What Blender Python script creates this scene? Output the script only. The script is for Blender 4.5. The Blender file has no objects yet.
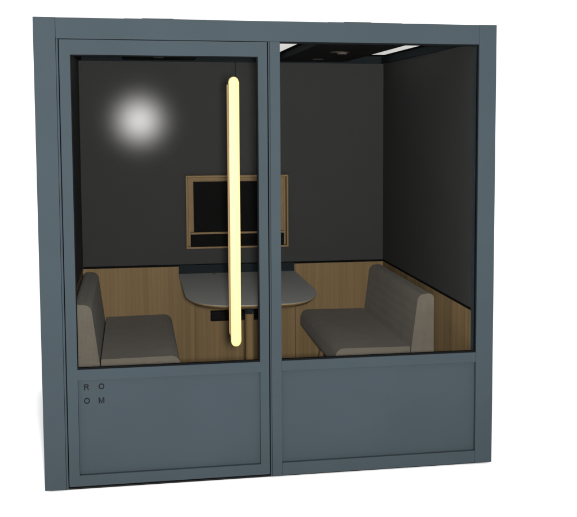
import bpy, bmesh, math, random
from mathutils import Vector, Matrix
random.seed(4)
S = bpy.context.scene
C = S.collection

# ------------------------------------------------------------------ helpers
def tag(o, label=None, cat=None, group=None, kind=None):
    if label: o['label'] = label
    if cat: o['category'] = cat
    if group: o['group'] = group
    if kind: o['kind'] = kind
    return o

def thing(name, label, cat, loc=(0, 0, 0), group=None):
    o = bpy.data.objects.new(name, None); C.objects.link(o)
    o.location = loc; o.empty_display_size = .1
    return tag(o, label, cat, group)

def part(name, bm, mat, parent=None, smooth=False):
    """link a bmesh (world coordinates) as one mesh object under its thing or part"""
    me = bpy.data.meshes.new(name)
    bmesh.ops.recalc_face_normals(bm, faces=bm.faces)
    bm.to_mesh(me); bm.free()
    if smooth:
        for p in me.polygons: p.use_smooth = True
    me.materials.append(mat)
    o = bpy.data.objects.new(name, me); C.objects.link(o)
    if parent is not None:
        o.parent = parent
        # every parent sits unrotated, so world -> local is a translation
        off = Vector((0, 0, 0)); p = parent
        while p is not None:
            off += p.location; p = p.parent
        me.transform(Matrix.Translation(-off))
    return o

def box(bm, x0, x1, y0, y1, z0, z1, bev=0.0, seg=2):
    r = bmesh.ops.create_cube(bm, size=1)
    vs = r['verts']
    for v in vs:
        v.co = Vector(((x0 + x1) / 2 + v.co.x * (x1 - x0), (y0 + y1) / 2 + v.co.y * (y1 - y0), (z0 + z1) / 2 + v.co.z * (z1 - z0)))
    if bev > 0:
        es = list({e for v in vs for e in v.link_edges})
        bmesh.ops.bevel(bm, geom=es, offset=bev, segments=seg, profile=.5, affect='EDGES')
    return bm

def B(*a, **k):
    return box(bmesh.new(), *a, **k)

def prism(bm, pts, axis, a0, a1, bev=0.0, seg=3):
    """extrude a 2D outline along an axis; 'Y': pts=(x,z), 'Z': pts=(x,y); round the end rims"""
    def mk(p, a):
        return (p[0], a, p[1]) if axis == 'Y' else (p[0], p[1], a)
    lo = [bm.verts.new(mk(p, a0)) for p in pts]
    hi = [bm.verts.new(mk(p, a1)) for p in pts]
    n = len(pts)
    f0 = bm.faces.new(lo); f1 = bm.faces.new(hi)
    for i in range(n):
        bm.faces.new((lo[i], lo[(i + 1) % n], hi[(i + 1) % n], hi[i]))
    if bev > 0:
        es = list(f0.edges) + list(f1.edges)
        bmesh.ops.bevel(bm, geom=es, offset=bev, segments=seg, profile=.5, affect='EDGES')
    return bm

def round_poly(pts, segs=8):
    """pts = [(x,y,r)] -> outline with rounded corners"""
    out = []
    n = len(pts)
    for i in range(n):
        p = Vector(pts[i][:2]); r = pts[i][2]
        a = Vector(pts[i - 1][:2]); b = Vector(pts[(i + 1) % n][:2])
        if r <= 0:
            out.append((p.x, p.y)); continue
        u = (a - p).normalized(); v = (b - p).normalized()
        ang = u.angle(v); d = r / math.tan(ang / 2)
        c = p + (u + v).normalized() * (r / math.sin(ang / 2))
        s = p + u * d - c; e = p + v * d - c
        a0 = math.atan2(s.y, s.x); a1 = math.atan2(e.y, e.x)
        da = (a1 - a0 + math.pi) % (2 * math.pi) - math.pi
        for k in range(segs + 1):
            t = a0 + da * k / segs
            out.append((c.x + r * math.cos(t), c.y + r * math.sin(t)))
    return out

def cyl(bm, x, y, z0, z1, r0, r1=None, seg=32, top=None):
    """tapered round bar; top=(x,y) shifts the upper end (splayed legs)"""
    r1 = r0 if r1 is None else r1
    tx, ty = top if top else (x, y)
    lo = [bm.verts.new((x + r0 * math.cos(2 * math.pi * i / seg), y + r0 * math.sin(2 * math.pi * i / seg), z0)) for i in range(seg)]
    hi = [bm.verts.new((tx + r1 * math.cos(2 * math.pi * i / seg), ty + r1 * math.sin(2 * math.pi * i / seg), z1)) for i in range(seg)]
    bm.faces.new(lo); bm.faces.new(hi)
    for i in range(seg):
        bm.faces.new((lo[i], lo[(i + 1) % seg], hi[(i + 1) % seg], hi[i]))
    return bm

def shade_auto(o, deg=40):
    me = o.data
    for p in me.polygons: p.use_smooth = True
    bm = bmesh.new(); bm.from_mesh(me)
    for e in bm.edges:
        if len(e.link_faces) == 2 and e.calc_face_angle(0) > math.radians(deg): e.smooth = False
    bm.to_mesh(me); bm.free()
    return o

# ------------------------------------------------------------------ materials
def new_mat(name):
    m = bpy.data.materials.new(name); m.use_nodes = True
    nt = m.node_tree
    return m, nt, nt.nodes['Principled BSDF']

def mix_rgb(nt, fac, a, b):
    n = nt.nodes.new('ShaderNodeMix'); n.data_type = 'RGBA'
    n.inputs[6].default_value = (*a, 1); n.inputs[7].default_value = (*b, 1)
    nt.links.new(fac, n.inputs[0])
    return n.outputs[2]

def tex(nt, scale=(1, 1, 1), noise=5, detail=4, rough=.55, dist=0):
    tc = nt.nodes.new('ShaderNodeTexCoord'); mp = nt.nodes.new('ShaderNodeMapping')
    mp.inputs['Scale'].default_value = scale
    nt.links.new(tc.outputs['Object'], mp.inputs['Vector'])
    n = nt.nodes.new('ShaderNodeTexNoise')
    n.inputs['Scale'].default_value = noise; n.inputs['Detail'].default_value = detail
    n.inputs['Roughness'].default_value = rough; n.inputs['Distortion'].default_value = dist
    nt.links.new(mp.outputs[0], n.inputs['Vector'])
    return n.outputs['Fac']

def ramp(nt, fac, lo, hi):
    r = nt.nodes.new('ShaderNodeMapRange')
    r.inputs['From Min'].default_value = lo; r.inputs['From Max'].default_value = hi
    nt.links.new(fac, r.inputs['Value'])
    return r.outputs['Result']

def bump(nt, bs, height, strength, dist=.001):
    b = nt.nodes.new('ShaderNodeBump')
    b.inputs['Strength'].default_value = strength; b.inputs['Distance'].default_value = dist
    nt.links.new(height, b.inputs['Height']); nt.links.new(b.outputs[0], bs.inputs['Normal'])

def paint(name, col, rough=.5, spec=.2, vary=.05, orange=.06):
    m, nt, bs = new_mat(name)
    f = ramp(nt, tex(nt, noise=2.2, detail=5), .3, .7)
    nt.links.new(mix_rgb(nt, f, [c * (1 - vary) for c in col], [c * (1 + vary) for c in col]), bs.inputs['Base Color'])
    bs.inputs['Roughness'].default_value = rough
    bs.inputs['Specular IOR Level'].default_value = spec
    if orange: bump(nt, bs, tex(nt, noise=420, detail=2), orange, .0006)
    return m

def fabric(name, col, scale=165, vary=.17, strength=.35):
    m, nt, bs = new_mat(name)
    tc = nt.nodes.new('ShaderNodeTexCoord')
    w = []
    for ax in ('X', 'Y', 'Z'):
        wv = nt.nodes.new('ShaderNodeTexWave'); wv.bands_direction = ax
        wv.inputs['Scale'].default_value = scale / 3.5; wv.inputs['Distortion'].default_value = 1.2
        wv.inputs['Detail'].default_value = 2
        nt.links.new(tc.outputs['Object'], wv.inputs['Vector']); w.append(wv.outputs['Fac'])
    a = nt.nodes.new('ShaderNodeMath'); a.operation = 'ADD'; nt.links.new(w[0], a.inputs[0]); nt.links.new(w[1], a.inputs[1])
    b = nt.nodes.new('ShaderNodeMath'); b.operation = 'ADD'; nt.links.new(a.outputs[0], b.inputs[0]); nt.links.new(w[2], b.inputs[1])
    weave = ramp(nt, b.outputs[0], .4, 2.6)
    big = ramp(nt, tex(nt, noise=9, detail=6), .25, .75)
    mm = nt.nodes.new('ShaderNodeMath'); mm.operation = 'MULTIPLY_ADD'
    nt.links.new(weave, mm.inputs[0]); mm.inputs[1].default_value = .55
    m2 = nt.nodes.new('ShaderNodeMath'); m2.operation = 'MULTIPLY'; nt.links.new(big, m2.inputs[0]); m2.inputs[1].default_value = .45
    nt.links.new(m2.outputs[0], mm.inputs[2])
    nt.links.new(mix_rgb(nt, mm.outputs[0], [c * (1 - vary) for c in col], [c * (1 + vary) for c in col]), bs.inputs['Base Color'])
    bs.inputs['Roughness'].default_value = .9; bs.inputs['Specular IOR Level'].default_value = .03
    bs.inputs['Sheen Weight'].default_value = .045
    bump(nt, bs, weave, strength, .0008)
    return m

def felt(name, col):
    m, nt, bs = new_mat(name)
    f = ramp(nt, tex(nt, noise=160, detail=6, rough=.7), .3, .7)
    nt.links.new(mix_rgb(nt, f, [c * .88 for c in col], [c * 1.12 for c in col]), bs.inputs['Base Color'])
    bs.inputs['Roughness'].default_value = .95; bs.inputs['Specular IOR Level'].default_value = .05
    bump(nt, bs, tex(nt, noise=700, detail=3), .15, .0008)
    return m

def wood(name, light, dark, grain=(28, 28, 1.1), line=70, gloss=.5, spec=.2, ribs=0, contrast=.15):
    """straight-grained veneer; the grain runs along the axis with the small scale"""
    m, nt, bs = new_mat(name)
    broad = ramp(nt, tex(nt, scale=grain, noise=1.0, detail=6, rough=.62, dist=.35), .3, .72)
    fine = ramp(nt, tex(nt, scale=[g * 5 if g > 2 else g for g in grain], noise=1.6, detail=4, rough=.6), .28, .74)
    mm = nt.nodes.new('ShaderNodeMath'); mm.operation = 'MULTIPLY_ADD'
    nt.links.new(broad, mm.inputs[0]); mm.inputs[1].default_value = .6
    m2 = nt.nodes.new('ShaderNodeMath'); m2.operation = 'MULTIPLY'; nt.links.new(fine, m2.inputs[0]); m2.inputs[1].default_value = .4
    nt.links.new(m2.outputs[0], mm.inputs[2])
    col = mix_rgb(nt, mm.outputs[0], dark, light)
    if ribs:
        # narrow veneer staves: each its own tone, a fine dark joint between them
        def math_(op, a, b=None):
            n = nt.nodes.new('ShaderNodeMath'); n.operation = op
            for k, v in ((0, a), (1, b)):
                if v is None: continue
                if isinstance(v, (int, float)): n.inputs[k].default_value = v
                else: nt.links.new(v, n.inputs[k])
            return n.outputs[0]
        tc = nt.nodes.new('ShaderNodeTexCoord'); sp = nt.nodes.new('ShaderNodeSeparateXYZ')
        nt.links.new(tc.outputs['Object'], sp.inputs[0])
        u = math_('DIVIDE', math_('ADD', sp.outputs[0], sp.outputs[1]), ribs)
        wn = nt.nodes.new('ShaderNodeTexWhiteNoise'); wn.noise_dimensions = '1D'
        nt.links.new(math_('FLOOR', u), wn.inputs['W'])
        fr = math_('ABSOLUTE', math_('SUBTRACT', math_('FRACT', u), .5))
        joint = ramp(nt, fr, .40, .5)
        tone = math_('SUBTRACT', math_('ADD', math_('MULTIPLY', wn.outputs['Value'], contrast), 1.005 - contrast / 2), math_('MULTIPLY', joint, .17))
        hs = nt.nodes.new('ShaderNodeHueSaturation'); nt.links.new(col, hs.inputs['Color']); nt.links.new(tone, hs.inputs['Value'])
        col = hs.outputs[0]
    nt.links.new(col, bs.inputs['Base Color'])
    bs.inputs['Roughness'].default_value = gloss; bs.inputs['Specular IOR Level'].default_value = spec
    bump(nt, bs, fine, .12, .0006)
    return m

PAINT = paint('slate_paint', (.0206, .0285, .0333), rough=.75, spec=.06)
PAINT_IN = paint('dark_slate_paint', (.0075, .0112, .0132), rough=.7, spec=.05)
PLINTH = paint('black_plinth', (.004, .004, .0045), rough=.7, spec=.1)
RUBBER = paint('black_rubber', (.0025, .0028, .0032), rough=.7, spec=.02)
BLACKMETAL = paint('black_metal', (.006, .0065, .008), rough=.4, spec=.3)
BLACKPANEL = paint('black_ceiling_panel', (.006, .006, .006), rough=.8, spec=.05)
FELT = felt('charcoal_felt', (.0318, .0319, .0319))
CARPET = felt('carpet', (.03, .03, .03))
OAK = wood('oak_veneer', (.188, .128, .060), (.138, .092, .042), grain=(46, 46, .8), spec=.06, ribs=.027)
OAK_SIDE = wood('oak_veneer_bold', (.205, .140, .067), (.130, .086, .040), grain=(46, 46, .8), spec=.06, ribs=.031, contrast=.42)
OAK_TRIM = wood('oak_trim', (.180, .122, .060), (.140, .094, .045), grain=(9, 9, 9), spec=.06)
MAPLE = wood('pale_maple', (.40, .305, .128), (.345, .262, .102), grain=(40, 40, 1.0))
MAPLE_EDGE = wood('maple_edge', (.52, .35, .185), (.45, .295, .152), grain=(40, 40, 1.0))
SOFA = fabric('taupe_fabric', (.122, .109, .089))
LAMINATE = paint('grey_laminate', (.285, .295, .283), rough=.5, spec=.2, vary=.03, orange=.02)
SCREEN = paint('screen_black', (.0022, .0022, .0022), rough=.5, spec=.015, vary=0, orange=0)
PLASTIC = paint('black_plastic', (.0028, .0028, .003), rough=.6, spec=.02)
BRONZE = paint('bronze_metal', (.055, .045, .038), rough=.6, spec=.15)
INK = paint('black_ink', (.003, .003, .004), rough=.6, spec=.05, orange=0)
FLOORW = paint('white_floor', (.97, .97, .97), rough=.75, spec=.05, vary=.005, orange=0)

def emitter(name, col, s):
    m, nt, bs = new_mat(name)
    bs.inputs['Base Color'].default_value = (.75, .75, .75, 1)
    bs.inputs['Emission Color'].default_value = (*col, 1); bs.inputs['Emission Strength'].default_value = s
    return m
DIFFUSER = emitter('lit_diffuser', (1, .985, .96), .62)

def glass(name, tint, gl, rough):
    """tinted anti-reflection glass with a faint satin coat"""
    m, nt, bs = new_mat(name)
    nt.nodes.remove(bs)
    t = nt.nodes.new('ShaderNodeBsdfTransparent'); t.inputs[0].default_value = (*tint, 1)
    g = nt.nodes.new('ShaderNodeBsdfGlossy'); g.inputs['Roughness'].default_value = rough; g.distribution = 'BECKMANN'
    mx = nt.nodes.new('ShaderNodeMixShader'); mx.inputs[0].default_value = gl
    nt.links.new(t.outputs[0], mx.inputs[1]); nt.links.new(g.outputs[0], mx.inputs[2])
    nt.links.new(mx.outputs[0], nt.nodes['Material Output'].inputs['Surface'])
    return m
GLASS = glass('satin_coated_glass', (.885, .885, .88), .00026, .130)

# ------------------------------------------------------------------ sizes (metres; x along the front, y into the pod)
W, D = 2.2, 1.97
ZB, ZT = .008, 2.2126
XI0, XI1 = .106, 2.09

# ------------------------------------------------------------------ setting
bm = bmesh.new()
bmesh.ops.create_grid(bm, x_segments=8, y_segments=8, size=40)
floor = part('floor', bm, FLOORW); tag(floor, 'plain white studio floor under the pod', kind='structure')

# ------------------------------------------------------------------ the pod
pod = thing('meeting_pod', 'slate blue meeting pod with glass door, pale wood pull handle and dark interior', 'meeting pod')

def frame_piece(name, *a, bev=.0015):
    return part(name, B(*a, bev=bev), PAINT, pod)
# corner posts, top rail, mullion, fixed window rails
frame_piece('corner_post', 0, .0975, 0, .075, ZB, ZT)
frame_piece('corner_post', 2.1112, W, 0, .075, ZB, ZT)
frame_piece('top_rail', .0985, 2.1105, .0, .075, 2.1165, ZT - .001)
frame_piece('door_jamb', .0985, .1075, .003, .075, ZB, 2.116)
frame_piece('mullion', 1.0690, 1.0755, .004, .075, ZB, 2.116)
frame_piece('mullion', 1.0762, 1.1247, 0, .075, ZB, 2.116)

win = part('window_frame', box(B(1.1252, 2.1107, .001, .06, .5303, .5805, bev=.0015), 1.1252, 2.1107, .001, .06, ZB + .002, .0721, bev=.0015), PAINT, pod)
part('lower_panel', B(1.1262, 2.1097, .021, .05, .0726, .5298), PAINT, win)
part('glass_pane', B(1.1262, 2.1097, .012, .018, .5815, 2.1155), GLASS, win)
bm = bmesh.new()
box(bm, 1.1255, 2.1104, .0085, .0245, .5808, .5885)
box(bm, 1.1255, 2.1104, .0085, .0245, 2.1085, 2.1160)
box(bm, 2.1055, 2.1104, .0085, .0245, .5887, 2.1083)
part('gasket', bm, RUBBER, win)
part('window_jamb', B(2.0905, 2.1108, .0255, .0298, .582, 2.116), PAINT_IN, win)

# the door: stiles and rails in one mesh, everything on it below it
bm = bmesh.new()
DX0, DX1, GX0, GX1 = .1122, 1.0632, .1606, 1.0192
DZ0, DZ1 = .0195, 2.1135
box(bm, DX0, GX0, 0, .05, DZ0, DZ1, bev=.0012)
box(bm, GX1, DX1, 0, .05, DZ0, DZ1, bev=.0012)
box(bm, GX0 - .0004, GX1 + .0004, .0004, .0496, 2.0447, DZ1 - .0004)
box(bm, GX0 - .0004, GX1 + .0004, .0004, .0496, .5303, .5805)
box(bm, GX0 - .0004, GX1 + .0004, .0004, .0496, DZ0 + .0004, .0721)
door = part('door', bm, PAINT, pod)
part('lower_panel', B(GX0 + .0005, GX1 - .0005, .021, .045, .0726, .5298), PAINT, door)
part('glass_pane', B(GX0 + .0005, GX1 - .0005, .012, .018, .5812, 2.0440), GLASS, door)
bm = bmesh.new()
box(bm, GX0 + .0004, GX1 - .0004, .0085, .0245, .5808, .5885)
box(bm, GX0 + .0004, GX1 - .0004, .0085, .0245, 2.0395, 2.0443)
box(bm, GX0 + .0004, GX0 + .0045, .0085, .0245, .5887, 2.0393)
box(bm, GX1 - .0060, GX1 - .0004, .0085, .0245, .5887, 2.0393)
part('gasket', bm, RUBBER, door)

def stadium(xc, z0, z1, r, n=14):
    pts = []
    for i in range(n + 1):
        a = math.pi * i / n
        pts.append((xc + r * math.cos(a), z1 - r + r * math.sin(a)))
    for i in range(n + 1):
        a = math.pi + math.pi * i / n
        pts.append((xc + r * math.cos(a), z0 + r + r * math.sin(a)))
    return pts
HX = .8935
shade_auto(part('pull_handle', prism(bmesh.new(), stadium(HX, .6865, 1.9455, .0234), 'Y', -.125, -.096, bev=.008, seg=5), MAPLE, door), 50)
part('handle_edge', B(HX - .0232, HX + .0232, -.0955, -.006, .732, 1.912, bev=.002), MAPLE_EDGE, door)
for z0, z1 in ((.687, .7315), (1.9125, 1.943)):
    pts = round_poly([(HX - .0228, z0, .018 if z0 < 1 else 0), (HX + .0228, z0, .018 if z0 < 1 else 0), (HX + .0228, z1, .018 if z0 > 1 else 0), (HX - .0228, z1, .018 if z0 > 1 else 0)])
    part('handle_mount', prism(bmesh.new(), pts, 'Y', -.0957, .0118), BLACKMETAL, door)

# lettering on the lower door panel, two letters over two
def letter_mesh(ch):
    """upright sans capitals, 28 mm high, 3.6 mm strokes; outline prisms proud of the panel"""
    bm = bmesh.new(); h, t = .029, .0051
    y0, y1 = .0200, .0209
    def ring(cx, cz, rx, rz, a0, a1, n, y=y0):
        row = []
        for i in range(n + 1):
            a = a0 + (a1 - a0) * i / n
            c, s_ = math.cos(a), math.sin(a)
            row.append([bm.verts.new((cx + (rx - k) * c, yy, cz + (rz - k) * s_)) for k, yy in ((0, y), (t, y), (t, y1), (0, y1))])
        closed = abs(a1 - a0) > 6.2
        for i in range(n):
            p, q = row[i], row[i + 1]
            for k in range(4):
                bm.faces.new((p[k], q[k], q[(k + 1) % 4], p[(k + 1) % 4]))
        if not closed:
            bm.faces.new(row[0]); bm.faces.new(row[-1])
    if ch == 'O':
        ring(0, 0, .0136, .0144, 0, 2 * math.pi, 40)
        bmesh.ops.remove_doubles(bm, verts=bm.verts, dist=1e-6)
    elif ch == 'M':
        w = .0132
        prism(bm, [(-w, -h / 2), (-w + t, -h / 2), (-w + t, h / 2 - .008), (-.0016, -h / 2), (.0016, -h / 2), (w - t, h / 2 - .008),
                   (w - t, -h / 2), (w, -h / 2), (w, h / 2), (w - .0052, h / 2), (0, -h / 2 + .0075), (-w + .0052, h / 2), (-w, h / 2)], 'Y', y0, y1)
    else:
        w = .0108
        box(bm, -w, -w + t, y0, y1, -h / 2, h / 2)
        rz = .0077
        zc = h / 2 - rz
        ring(.0027, zc, .0080, rz, -math.pi / 2, math.pi / 2, 16, y0 + .0001)
        box(bm, -w + t - .0002, .0027, y0 + .0002, y1, h / 2 - t, h / 2)
        box(bm, -w + t - .0002, .0027, y0 + .0002, y1, zc - rz, zc - rz + t)
        prism(bm, [(.0022, zc - rz + .001), (.0064, zc - rz + .0016), (.0112, -h / 2), (.0070, -h / 2)], 'Y', y0 + .0003, y1)
    return bm
for ch, x, z in (('R', .1985, .4915), ('O', .268, .4925), ('O', .2, .426), ('M', .267, .4255)):
    bm = letter_mesh(ch); bmesh.ops.translate(bm, verts=bm.verts, vec=(x, 0, z))
    part('letter', bm, INK, door)

# shell: sides, back, roof, floor slab, plinth
part('side_wall', B(.004, .0925, .0765, 2.055, ZB, 2.175, bev=.002), PAINT, pod)
part('side_wall', B(2.1045, 2.196, .0765, 2.055, ZB, 2.175, bev=.002), PAINT, pod)
part('rear_wall', B(.0935, 2.1035, 1.985, 2.054, ZB, 2.175, bev=.002), PAINT, pod)
roof = part('roof', B(.004, 2.196, .0765, 2.055, 2.1765, ZT - .004, bev=.002), PAINT, pod)
for x0, x1 in ((.40, .80), (1.405, 1.795)):
    bm = bmesh.new()
    box(bm, x0, x1, .28, 1.5, ZT - .0035, 2.2385, bev=.004)
    box(bm, x0 + .09, x1 - .16, .30, 1.2, 2.2386, 2.2422)
    part('roof_vent', bm, BLACKMETAL, roof)
part('floor_slab', B(.0935, 2.1035, .055, 1.984, .010, .055), CARPET, pod)
part('plinth', B(.02, 2.18, .02, 2.03, .0005, .0075), PLINTH, pod)

# inner linings: felt above, oak below, black line between them
ZS0, ZS1 = .789, .804
lin = 1.9699
bk = part('felt_panel', B(XI0 + .0005, 1.098, lin, 1.984, ZS1, 2.168), FELT, pod)
part('felt_panel', B(1.1025, XI1 - .0005, lin, 1.984, ZS1, 2.168), FELT, pod)
part('felt_panel', B(.0932, XI0, .028, 1.984, ZS1, 2.168), FELT, pod)
part('felt_panel', B(XI1, 2.1038, .0303, 1.984, ZS1, 2.168), FELT, pod)
bm = bmesh.new()
box(bm, XI0 + .001, XI1 - .001, lin + .003, 1.9838, ZS0 + .0005, ZS1 - .0005)
box(bm, .0936, XI0 - .003, .03, 1.9836, ZS0 + .0005, ZS1 - .0005)
box(bm, XI1 + .003, 2.1034, .031, 1.9836, ZS0 + .0005, ZS1 - .0005)
box(bm, 1.0985, 1.102, lin + .006, 1.9835, ZS1, 2.167)
part('shadow_gap', bm, RUBBER, pod)
for x0, x1 in ((XI0 + .0005, .8195), (.8215, 1.4855), (1.4875, XI1 - .0005)):
    part('oak_panel', B(x0, x1, lin, 1.984, .056, ZS0), OAK, pod)
part('oak_panel', B(.0932, XI0, .028, 1.984, .056, ZS0), OAK_SIDE, pod)
part('oak_panel', B(XI1, 2.1038, .0303, 1.984, .056, ZS0), OAK_SIDE, pod)
part('table_rail', B(.7155, 1.4775, 1.9445, 1.9697, .7365, .801, bev=.0015), PAINT_IN, pod)

# ceiling: dark sheet, cove trim, lit strips, two dropped panels with spots
ceil = part('ceiling', B(.0935, 2.1035, .0765, 1.984, 2.170, 2.1755), BLACKPANEL, pod)
bm = bmesh.new()
box(bm, XI0 + .0005, XI1 - .0005, 1.9495, 1.9695, 2.1215, 2.1640, bev=.001)
box(bm, XI0 + .0004, XI0 + .0205, .0768, 1.9485, 2.1215, 2.1640, bev=.001)
box(bm, XI1 - .0205, XI1 - .0004, .0768, 1.9485, 2.1215, 2.1640, bev=.001)
part('cove_trim', bm, PAINT_IN, ceil)
for x0, x1 in ((.165, .335), (.865, .985), (1.215, 1.335), (1.865, 2.035)):
    part('light_strip', B(x0, x1, .62, 1.71, 2.1655, 2.1695, bev=.001), DIFFUSER, ceil)
for x0, x1 in ((.385, .83), (1.372, 1.8155)):
    part('dropped_panel', B(x0, x1, .14, 1.9480, 2.1285, 2.1650), BLACKPANEL, ceil)
    part('panel_edge', box(B(x0 - .0045, x0 - .0004, .139, 1.9479, 2.1300, 2.1648), x1 + .0004, x1 + .0045, .139, 1.9479, 2.1300, 2.1648), PAINT_IN, ceil)
    xc = (x0 + x1) / 2 - .008
    for y, rr in ((.90, .056), (1.61, .034)):
        bm = cyl(bmesh.new(), xc, y, 2.1245, 2.1282, rr * .9, rr, seg=40)
        if rr > .05: cyl(bm, xc + .012, y - .01, 2.1150, 2.1243, .026, .03, seg=32)
        shade_auto(part('downlight', bm, BRONZE, ceil))

# ------------------------------------------------------------------ display in its oak surround, soundbar, power box
tvx0, tvx1, tvz0, tvz1 = .766, 1.434, .912, 1.389
yb = 1.9690
case = thing('display_surround', 'shallow oak box frame on the charcoal back wall around the black screen', 'display frame', (1.1, yb, tvz0))
part('back_panel', B(tvx0 + .012, tvx1 - .012, yb - .012, yb, tvz0 + .012, tvz1 - .012), OAK_TRIM, case)
bm = bmesh.new(); t = .011
box(bm, tvx0, tvx0 + t, yb - .06, yb, tvz0, tvz1, bev=.001)
box(bm, tvx1 - t, tvx1, yb - .06, yb, tvz0, tvz1, bev=.001)
box(bm, tvx0 + t + .0003, tvx1 - t - .0003, yb - .0597, yb, tvz1 - t, tvz1 - .0003)
box(bm, tvx0 + t + .0003, tvx1 - t - .0003, yb - .0597, yb, tvz0 + .0003, tvz0 + t)
part('rim', bm, OAK_TRIM, case)
bm = bmesh.new()
a, b_ = tvx0 + .0165, tvx1 - .0165
box(bm, a, a + .012, yb - .026, yb - .0125, tvz0 + .0115, tvz1 - .0165, bev=.001)
box(bm, b_ - .012, b_, yb - .026, yb - .0125, tvz0 + .0115, tvz1 - .0165, bev=.001)
box(bm, a + .0125, b_ - .0125, yb - .0258, yb - .0125, tvz1 - .0285, tvz1 - .0167, bev=.001)
part('inner_moulding', bm, OAK_TRIM, case)

tv = thing('television', 'flat black switched off screen mounted in the oak frame above the table', 'television', (1.1, yb - .03, 1.02))
part('casing', B(.816, 1.384, yb - .045, yb - .0265, 1.0195, 1.3475, bev=.002), PLASTIC, tv)
part('screen', B(.821, 1.379, yb - .0462, yb - .0452, 1.0245, 1.3425), SCREEN, tv)
part('shelf_lip', B(tvx0 + .0305, tvx1 - .0305, yb - .05, yb - .0127, 1.0045, 1.0175, bev=.001), OAK_TRIM, case)
sb = thing('soundbar', 'long black soundbar under the screen inside the oak frame', 'soundbar', (1.1, yb - .04, .924))
part('casing', B(.795, 1.405, yb - .058, yb - .0268, .9238, 1.0035, bev=.004), PLASTIC, sb)
part('grille', B(.803, 1.397, yb - .0595, yb - .0583, .931, .997), SCREEN, sb)

pb = thing('power_box', 'black slot shaped power box on the oak wall beneath the table', 'power box', (1.1, 1.9695, .426))
part('housing', B(.918, 1.276, 1.925, 1.9693, .426, .4915, bev=.003), PLASTIC, pb)
part('face_plate', B(.930, 1.264, 1.9235, 1.9247, .4345, .483), SCREEN, pb)

# ------------------------------------------------------------------ table
tab = thing('meeting_table', 'grey topped meeting table with rounded front corners on a single oak post', 'table', (1.0965, 1.2, .0555))
def table_outline(ins=0.0):
    x0, x1, yb_, yf = .7135 + ins, 1.4795 - ins, 1.943, .657 + ins
    rx, ry, n = .235 - ins, .40 - ins, 24
    rx2, ry2 = .25 - ins, .52 - ins
    bow = .012
    pts = [(x1, yb_), (x0, yb_)]
    for i in range(n + 1):
        a = math.pi / 2 * i / n
        e = .92
        pts.append((x0 + rx - rx * math.cos(a) ** e, yf + bow + ry - ry * math.sin(a) ** e))
    for k in range(1, 8):
        t = k / 8
        pts.append((x0 + rx + (x1 - x0 - rx - rx2) * t, yf + bow * (1 - 4 * t * (1 - t))))
    for i in range(n, -1, -1):
        a = math.pi / 2 * i / n
        pts.append((x1 - rx2 + rx2 * math.cos(a) ** e, yf + bow + ry2 - ry2 * math.sin(a) ** e))
    return pts
shade_auto(part('tabletop', prism(bmesh.new(), table_outline(), 'Z', .7437, .745), LAMINATE, tab), 45)
bm = bmesh.new()
o1 = table_outline(.0008); o2 = table_outline(.022)
r = [[bm.verts.new((x, y, z)) for x, y in o] for o, z in ((o1, .7435), (o1, .7375), (o2, .7215))]
n = len(o1)
for j in range(2):
    for i in range(n):
        bm.faces.new((r[j][i], r[j][(i + 1) % n], r[j + 1][(i + 1) % n], r[j + 1][i]))
bm.faces.new(r[0]); bm.faces.new(r[2])
shade_auto(part('table_edge', bm, OAK_TRIM, tab), 45)
post = part('post', cyl(bmesh.new(), 1.0965, 1.2, .072, .602, .0265), OAK, tab); shade_auto(post)
shade_auto(part('post_collar', box(cyl(bmesh.new(), 1.0965, 1.2, .602, .700, .0285), .95, 1.243, 1.0, 1.4, .7005, .721), PAINT_IN, tab))
bm = cyl(bmesh.new(), 1.0965, 1.2, .0556, .066, .25, .248, seg=64); cyl(bm, 1.0965, 1.2, .066, .0718, .248, .03, seg=64)
shade_auto(part('base_plate', bm, BLACKMETAL, tab))
shade_auto(part('grommet', cyl(bmesh.new(), .94, 1.895, .7452, .7466, .011, .0105, seg=24), RUBBER, tab))

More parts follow.
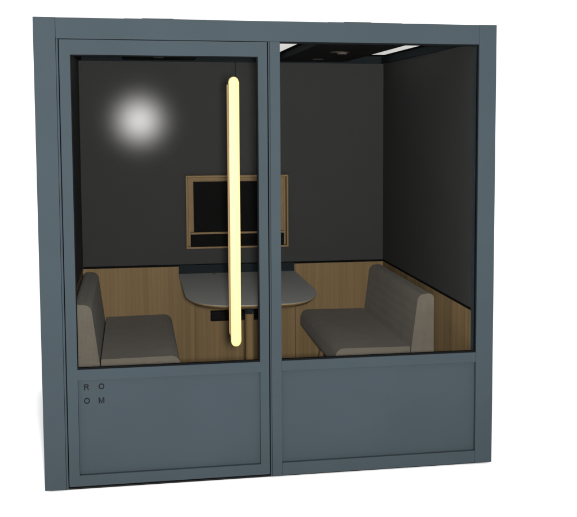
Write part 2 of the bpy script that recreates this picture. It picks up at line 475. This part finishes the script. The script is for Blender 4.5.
# ------------------------------------------------------------------ bench sofas
def sofa(side, label):
    wall = XI0 + .002 if side < 0 else XI1 - .002
    sx = 1 if side < 0 else -1
    trim = .010 if side < 0 else 0
    def X(u): return wall + sx * u
    root = thing('bench_sofa', label, 'sofa', (X(.3), 1.33, .0555), 'bench sofas facing each other across the table')
    y0, y1 = .692, 1.962
    # seat cushion: flat top, full rounded nose
    prof = round_poly([(.139, .352, .012), (.578 - trim, .340, .052), (.563 - trim, .4785, .050), (.139, .4735, .004)], 10)
    pts = [(X(u), z) for u, z in prof]
    seat = part('seat', prism(bmesh.new(), pts, 'Y', y0, y1, bev=.017, seg=4), SOFA, root); shade_auto(seat, 50)
    prof = round_poly([(.0, .34, .01), (.146, .34, .01), (.092, .767, .042), (.0, .774, .030)], 10)
    pts = [(X(u), z) for u, z in prof]
    back = part('backrest', prism(bmesh.new(), pts, 'Y', y0 + .003, y1 - .001, bev=.013, seg=4), SOFA, root); shade_auto(back, 50)
    xs = sorted((X(.03), X(.47)))
    part('seat_frame', B(xs[0], xs[1], y0 + .05, y1 - .04, .300, .345, bev=.003), BLACKMETAL, root)
    for u, s in ((.09, 0), (.44, 1)):
        for y in (y0 + .16, 1.56):
            bm = cyl(bmesh.new(), X(u + .055 * s + .06 * s), y, .0556, .3, .013, .019, seg=24, top=(X(u + .04 * s), y))
            shade_auto(part('leg', bm, OAK, root))
    return root
sofa(-1, 'taupe bench sofa behind the glass door, its back to the left wall')
sofa(1, 'taupe bench sofa behind the wide fixed window, its back to the right wall')

# ------------------------------------------------------------------ light
world = bpy.data.worlds.new('World'); S.world = world; world.use_nodes = True
bg = world.node_tree.nodes['Background']
bg.inputs[0].default_value = (1, 1, 1, 1); bg.inputs[1].default_value = 1.25

ld = bpy.data.lights.new('studio_lamp', 'POINT')
ld.energy = 2300; ld.shadow_soft_size = .095; ld.color = (1, .99, .98)
lo = bpy.data.objects.new('studio_lamp', ld); C.objects.link(lo)
lo.location = (.503, -5.10, 1.742)

# ------------------------------------------------------------------ camera (fitted to the photograph)
cd = bpy.data.cameras.new('camera'); cam = bpy.data.objects.new('camera', cd); C.objects.link(cam)
S.camera = cam
p, yw, ro = .0917, .1994, -.0003
fw = Vector((math.sin(yw) * math.cos(p), math.cos(yw) * math.cos(p), -math.sin(p)))
cam.location = (.431, -5.0992, 1.747)
cam.rotation_euler = fw.to_track_quat('-Z', 'Y').to_euler()
cd.sensor_fit = 'HORIZONTAL'; cd.sensor_width = 36
cd.lens = 36 * 1074.3483 / 577
cd.shift_x = -(349.7219 - 288.5) / 577
cd.shift_y = (218.7748 - 258.5) / 577
cd.clip_start = .05; cd.clip_end = 300

S.view_settings.view_transform = 'Standard'; S.view_settings.look = 'None'
S.view_settings.exposure = 0; S.view_settings.gamma = 1
S.render.engine = 'CYCLES'
S.cycles.transparent_max_bounces = 24
S.cycles.max_bounces = 10
S.cycles.use_denoising = True
